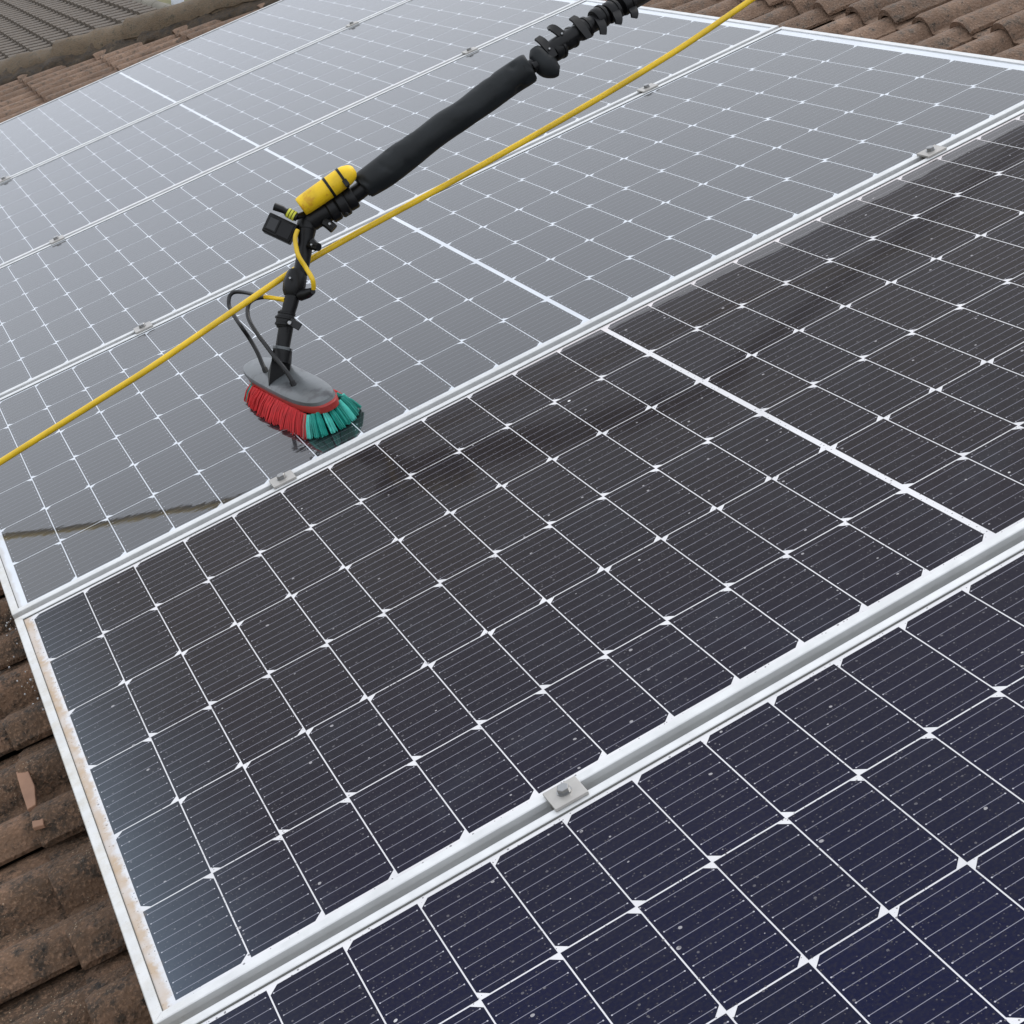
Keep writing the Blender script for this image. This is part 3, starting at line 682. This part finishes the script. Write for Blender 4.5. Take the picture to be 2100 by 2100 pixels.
# foam sleeve, slightly lumpy
fp = dense(P['foam'], 12); g = MB(); g.tube(fp, 28)
for i, v in enumerate(g.v):
    v = Vector(v); nn = noise.noise(v * 22) * 0.0022 + noise.noise(v * 7) * .003
    c = Vector(fp[min(i // 28, len(fp) - 1)][:3])
    if i % 28 == 9: nn -= .0016
    dn = noise.noise(v * 60); nn -= .0035 * max(0, dn - .33) * 4
    g.v[i] = tuple(v + (v - c).normalized() * nn)
g.make('foam_sleeve', (m_foam,), pole, off=C0, sharp=60)
el = part('elbow_cover', P['elbow'], m_foam, n=24, k=5)
part('elbow_pin', P['elbow_pin'], m_black, n=12)
upz = dense(P['upper_pole'], 3); part('pole_section', upz, m_carbon)
axu = Vector(P['upper_pole'][3][:3]) - Vector(P['upper_pole'][1][:3])
for i, p in enumerate(P['clamps']):
    for q_i in range(4): P['lev%d' % (i + 1)][q_i] = (*P['lev%d' % (i + 1)][q_i][:3], (0.0072, .0085, .0085, .0066)[q_i])
    c_ = ring('pole_clamp', p, axu, p[3] * 1.02, 0.011, m_black)
    ring('clamp_band', Vector(p[:3]) + axu.normalized() * 0.006, axu, p[3] * 1.10, 0.003, m_black, parent=c_)
    L_ = dense(P['lev%d' % (i + 1)], 4); g = MB()
    # curved lever, flat paddle swept along the path
    n0 = len(L_)
    for k in range(n0 - 1):
        a, b = Vector(L_[k][:3]), Vector(L_[k + 1][:3]); t = (b - a).normalized(); s_ = axu.normalized(); s_ = (s_ - t * s_.dot(t)).normalized(); w = s_.cross(t)
        for q, rr_ in ((a, L_[k][3]),) + (((b, L_[k + 1][3]),) if k == n0 - 2 else ()):
            for u_, v_ in ((-1, -1), (1, -1), (1, 1), (-1, 1)): g.v.append(tuple(q + s_ * u_ * rr_ * .85 + w * v_ * 0.0018))
    m0 = len(g.v) // 4
    for k in range(m0 - 1):
        for j in range(4): g.f.append((k * 4 + j, k * 4 + (j + 1) % 4, k * 4 + 4 + (j + 1) % 4, k * 4 + 4 + j))
    g.f.append((3, 2, 1, 0)); g.f.append(tuple((m0 - 1) * 4 + j for j in range(4)))
    g.make('lever', (m_black,), c_, smooth=True, sharp=30, off=C0)
    if i in (0, 1):
        lp = L_[2 * len(L_) // 3]; screw('screw', Vector(lp[:3]) - Vector(F_) * 0.004, 0.0022, c_)
# small hoses
part('water_tube', dense(P['bhose1'], 5), m_rubber, n=12); part('water_tube', dense(P['bhose2'], 5), m_rubber, n=12)
part('yellow_feed_hose', dense(P['yhose'], 5), m_yhose, n=14)
sp_ = part('hose_splitter', P['splitter'], m_yhose, n=12); part('cable_tie', P['splitter2'], m_yhose, n=8, parent=sp_)
for nm in ('bhose1', 'bhose2'):
    e, f_ = Vector(P[nm][-1][:3]), Vector(P[nm][-2][:3]); t = (e - f_).normalized()
    g = MB(); g.tube([(*(e - t * .004), .0050), (*(e + t * .012), .0046)], 8); g.tube([(*(e + t * .010), .0030), (*(e + t * .018), .0030)], 8)
    g.make('jet_connector', (m_black,), pole, off=C0)

# brush head -------------------------------------------------------
bd = Vector((0.112, -0.994, 0)).normalized(); bw = Vector((0.994, 0.112, 0)).normalized()   # along, across
BZ = Vector((0, 0, 1)); BC = Vector((0.5155, 0.305, 0.0)); HL, HWD = 0.178, 0.0345
def outline(sx, sy, n=40, e=3.2):
    out = []
    for i in range(n):
        t = 2 * math.pi * i / n; c, s_ = math.cos(t), math.sin(t)
        out.append((math.copysign(abs(c) ** (2 / e), c) * sx, math.copysign(abs(s_) ** (2 / 2.6), s_) * sy))
    return out
def slab(name, levels, mat, parent, sh=0.0):
    """levels: (z, length scale, width scale, dome)"""
    g = MB(); n = 44
    for z, ls, ws in levels:
        for a, b in outline(HL * ls, HWD * ws, n):
            zz = z - 0.001 + 0.005 * a / HL
            g.v.append(tuple(BC + bd * (a + sh) + bw * b + BZ * zz))
    m_ = len(levels)
    for i in range(m_ - 1):
        for k in range(n): g.f.append((i * n + k, i * n + (k + 1) % n, (i + 1) * n + (k + 1) % n, (i + 1) * n + k))
    g.f.append(tuple(range(n))[::-1]); g.f.append(tuple((m_ - 1) * n + k for k in range(n)))
    return g.make(name, (mat,), parent, off=C0, sharp=35)
head = slab('brush_block', [(0.0315, .97, .95), (0.038, 1, 1), (0.0435, .985, .96), (0.0468, .90, .80), (0.0482, .6, .4)], m_grey, pole)
slab('red_bumper', [(0.0250, .97, .93), (0.0265, .99, .975), (0.0365, .995, .985), (0.0385, .985, .96)], m_redr, head, sh=.0075)
rb = random.Random(3)
def tuft(p0, p1, r0, r1, mat, n=13, jit=1.0):
    g = MB(); p0, p1 = Vector(p0), Vector(p1); t = (p1 - p0).normalized(); a = t.cross(Vector((.3, .2, .9))).normalized(); b = t.cross(a)
    for i in range(n):
        an = rb.uniform(0, 6.283); q = math.sqrt(rb.random())
        o0 = (a * math.cos(an) + b * math.sin(an)) * r0 * q; o1 = (a * math.cos(an) + b * math.sin(an)) * r1 * q
        e = p1 + o1 + t * rb.uniform(-.004, .002) * jit; e.z = max(e.z, 0.0006)
        m_ = (p0 + o0 + e) / 2 + Vector((0, 0, .002)) + o1 * .15
        w = .00052
        g.tube([(*(p0 + o0), w * 1.6), (*m_, w * 1.6), (*e, w * 1.2)], 4, cap=True)
    return g
def tips(a, side, splay):
    return BC + bd * a + bw * side
nr = 22
bz = lambda a: BZ * (0.029 + 0.004 * a / HL)
for i in range(nr):                         # long near side: red
    u = i / (nr - 1); a = -0.095 + u * 0.250
    p0 = BC + bd * a - bw * HWD * 0.97 + bz(a)
    p1 = BC + bd * (-0.106 + u * 0.272 + rb.uniform(-.003, .003)) - bw * (0.049 + .010 * math.sin(u * 3.14) + rb.uniform(-.003, .003)) + BZ * 0.0008
    tuft(p0, p1, .0034, .0066, m_red, 34).make('bristle_tuft', (m_red,), head, off=C0)
for i in range(nr):                         # long far side
    u = i / (nr - 1); a = -0.095 + u * 0.255
    p0 = BC + bd * a + bw * HWD * 0.86 + bz(a); p1 = BC + bd * a * 1.04 + bw * (HWD + 0.012) + BZ * 0.0008
    mt = m_red if 2 < i < nr - 3 else m_teal
    tuft(p0, p1, .0032, .006, mt, 16).make('bristle_tuft', (mt,), head, off=C0)
for j, rr_ in enumerate((0.45, 0.0, -.45)):   # inner rows, teal
    for i in range(15):
        a = -0.09 + i * 0.245 / 14
        p0 = BC + bd * a + bw * HWD * rr_ + bz(a); p1 = BC + bd * a * 1.02 + bw * HWD * rr_ * 1.1 + BZ * 0.0008
        tuft(p0, p1, .0040, .0055, m_teal, 16).make('bristle_tuft', (m_teal,), head, off=C0)
for sg in (1, -1):                           # fanned ends
    nf = 11 if sg > 0 else 7
    for i in range(nf):
        t = rad(-88 + i * 176 / (nf - 1))
        e0, e1, e2 = (0.153, 0.157, 0.041) if sg > 0 else (0.092, 0.100, 0.014)
        p0 = BC + bd * sg * (e0 + 0.020 * math.cos(t)) + bw * HWD * 0.97 * math.sin(t) + bz(sg * e0)
        p1 = BC + bd * sg * (e1 + e2 * math.cos(t)) + bw * (0.050 if math.sin(t) < 0 else .040) * math.sin(t) + BZ * 0.0010
        mt = m_tealp if (i % 3 == 1 and sg > 0) else m_teal
        tuft(p0, p1, .0030, .0056, mt, 36).make('bristle_tuft', (mt,), head, off=C0)
# web of the socket, flaring down onto the brush back
a0 = Vector(P['socket'][0][:3]); r_s = P['socket'][0][3]
rx = Vector(R_); g = MB()
top = [a0 - rx * r_s * .95 - Vector(F_) * .010, a0 + rx * r_s * .95 - Vector(F_) * .010, a0 + rx * r_s * .95 + Vector(F_) * .010, a0 - rx * r_s * .95 + Vector(F_) * .010]
bot = [Vector((0.4842, 0.3046, 0.0445)), Vector((0.5290, 0.3215, 0.0455)), Vector((0.541, 0.352, 0.0455)), Vector((0.497, 0.356, 0.0445))]
g.v += [tuple(v) for v in top + bot]
g.f += [(3, 2, 1, 0), (4, 5, 6, 7), (0, 1, 5, 4), (1, 2, 6, 5), (2, 3, 7, 6), (3, 0, 4, 7)]
g.make('socket_web', (m_black,), pole, smooth=False, bevel=.001, off=C0)

# ---------------------------------------------------------------- yellow float strapped on the neck
def axis_of(l): return (Vector(l[-1][:3]) - Vector(l[0][:3])).normalized()
B0 = Vector(P['bottle'][2][:3])
fl = link('yellow_float', None, origin=B0)
tag(fl, 'yellow capsule-shaped float strapped on top of the pole neck', 'float')
g = MB(); g.tube(dense(P['bottle'], 5), 30); g.make('float_body', (m_yel,), fl, off=B0, sharp=60)
ab = axis_of(P['bottle'])
for nm, h in (('strap1', .0022), ('strap2', .0022)):
    p = P[nm][0]; g = MB(); pp = Vector(p[:3])
    g.tube([(*(pp - ab * h), p[3] * 1.0), (*(pp + ab * h), p[3] * 1.0)], 30)
    s_ = g.make('strap', (m_black,), fl, off=B0)
    side = ab.cross(Vector(F_)).normalized()
    if nm == 'strap2':
        q = pp - Vector(F_) * p[3] * .75 - side * p[3] * .7
        g = MB(); g.box(q, ab * .004, side * .006, Vector(F_) * .003); g.make('strap_buckle', (m_black,), s_, smooth=False, bevel=.0008, off=B0)

# ---------------------------------------------------------------- action camera
cq = [Vector(p[:3]) for p in P['cam']]; K0 = sum(cq, Vector()) / 4
ac = link('action_camera', None, origin=K0)
tag(ac, 'small black action camera hanging left of the yellow float', 'camera')
ux = (cq[1] - cq[0] + cq[2] - cq[3]) / 4; vy = (cq[3] - cq[0] + cq[2] - cq[1]) / 4
wz = ux.cross(vy).normalized()
if wz.dot(Vector(F_)) < 0: wz = -wz
vy = wz.cross(ux).normalized() * vy.length * (1 if wz.cross(ux).dot(vy) > 0 else -1)
vis = MB().box(K0 + wz * .013, ux, vy, wz * .013).make('camera_housing', (m_black,), ac, smooth=False, bevel=.0025, off=K0)
un, vn = ux.normalized(), vy.normalized()
g = MB(); g.box(K0 - ux * .48 - wz * .0008, ux * .40, vy * .72, wz * .0012); f1 = g.make('lens_frame', (m_carbon,), ac, smooth=False, bevel=.001, off=K0)
g = MB(); g.box(K0 - ux * .48 - wz * .0024, ux * .30, vy * .56, wz * .0006); g.make('lens_window', (m_screen,), f1, smooth=False, off=K0)
g = MB(); g.box(K0 + ux * .42 - wz * .0008, ux * .44, vy * .80, wz * .001); g.make('side_plate', (m_carbon,), ac, smooth=False, bevel=.001, off=K0)
g = MB(); s1, s2 = Vector(P['stick'][0][:3]), Vector(P['stick'][-1][:3])
g.tube(P['stick'], 14); g.make('thumb_screw_handle', (m_black,), ac, off=K0)
ta = Vector(P['thumb'][0][:3]); tb = Vector(P['thumb'][1][:3]); td = (tb - ta)
for i in range(3):
    p = ta + td * (0.25 + i * .28); g = MB(); g.tube([(*(p - td * .10), .0082), (*(p + td * .10), .0082)], 18); g.make('mount_finger', (m_lime,), ac, off=K0)
g = MB(); g.tube([(*(ta), .0068), (*(tb + td * .1), .0068)], 14); g.make('mount_pivot', (m_black,), ac, off=K0)
g = MB(); g.tube([(*tb, .005), (*(Vector(P['cap'][1][:3]) + Vector((0.006, .01, 0))), .006), (*Vector(P['knuckle'][1][:3]), .006)], 10); g.make('mount_arm', (m_black,), ac, off=K0)

# ---------------------------------------------------------------- long yellow hose
hp = dense(P['hose'], 14); H0 = Vector(hp[len(hp) // 2][:3])
g = MB(); g.tube(hp, 14); o = g.make('yellow_hose', (m_yhose,), None, origin=H0, off=H0)
tag(o, 'long taut yellow hose crossing above the panels from lower left to upper right', 'hose')

# broken tile pieces on the dark tiles
for pts_, h, lb in (([(-.101, -.243), (-.086, -.240), (-.083, -.300), (-.088, -.346), (-.100, -.348), (-.101, -.290)], .006, 'long pale orange broken tile piece on the dark tiles, left edge'),
                    ([(-.098, -.372), (-.084, -.378), (-.086, -.402), (-.100, -.396)], .006, 'short pale orange broken tile piece below the longer one')):
    z = -0.088; c = Vector((sum(p[0] for p in pts_) / len(pts_), sum(p[1] for p in pts_) / len(pts_), z))
    g = MB(); g.prism([Vector((x, y, z)) for x, y in pts_], None, (0, 0, h)); o = g.make('tile_fragment', (m_shard,), None, smooth=False, origin=c, off=c, bevel=.0012)
    tag(o, lb, 'tile piece')
# water beads dripping off the lower frame
g = MB(); rw = random.Random(5)
for i in range(70):
    y = rw.uniform(-0.12, 0.24); x = X0 - abs(rw.gauss(0, .018)) - .003; z = -0.095 + rw.uniform(-.02, .03); r = rw.uniform(.0006, .0020)
    g.tube([(x, y, z - r, r * .5), (x, y, z - r * .3, r), (x, y, z + r * .5, r * .9), (x, y, z + r, r * .2)], 7)
o = g.make('water_beads', (m_water,), None, kind='stuff', origin=(X0, 0, -.09), off=(X0, 0, -.09))
tag(o, 'glinting water beads splashed on the tiles beside the left frame corners', 'water')
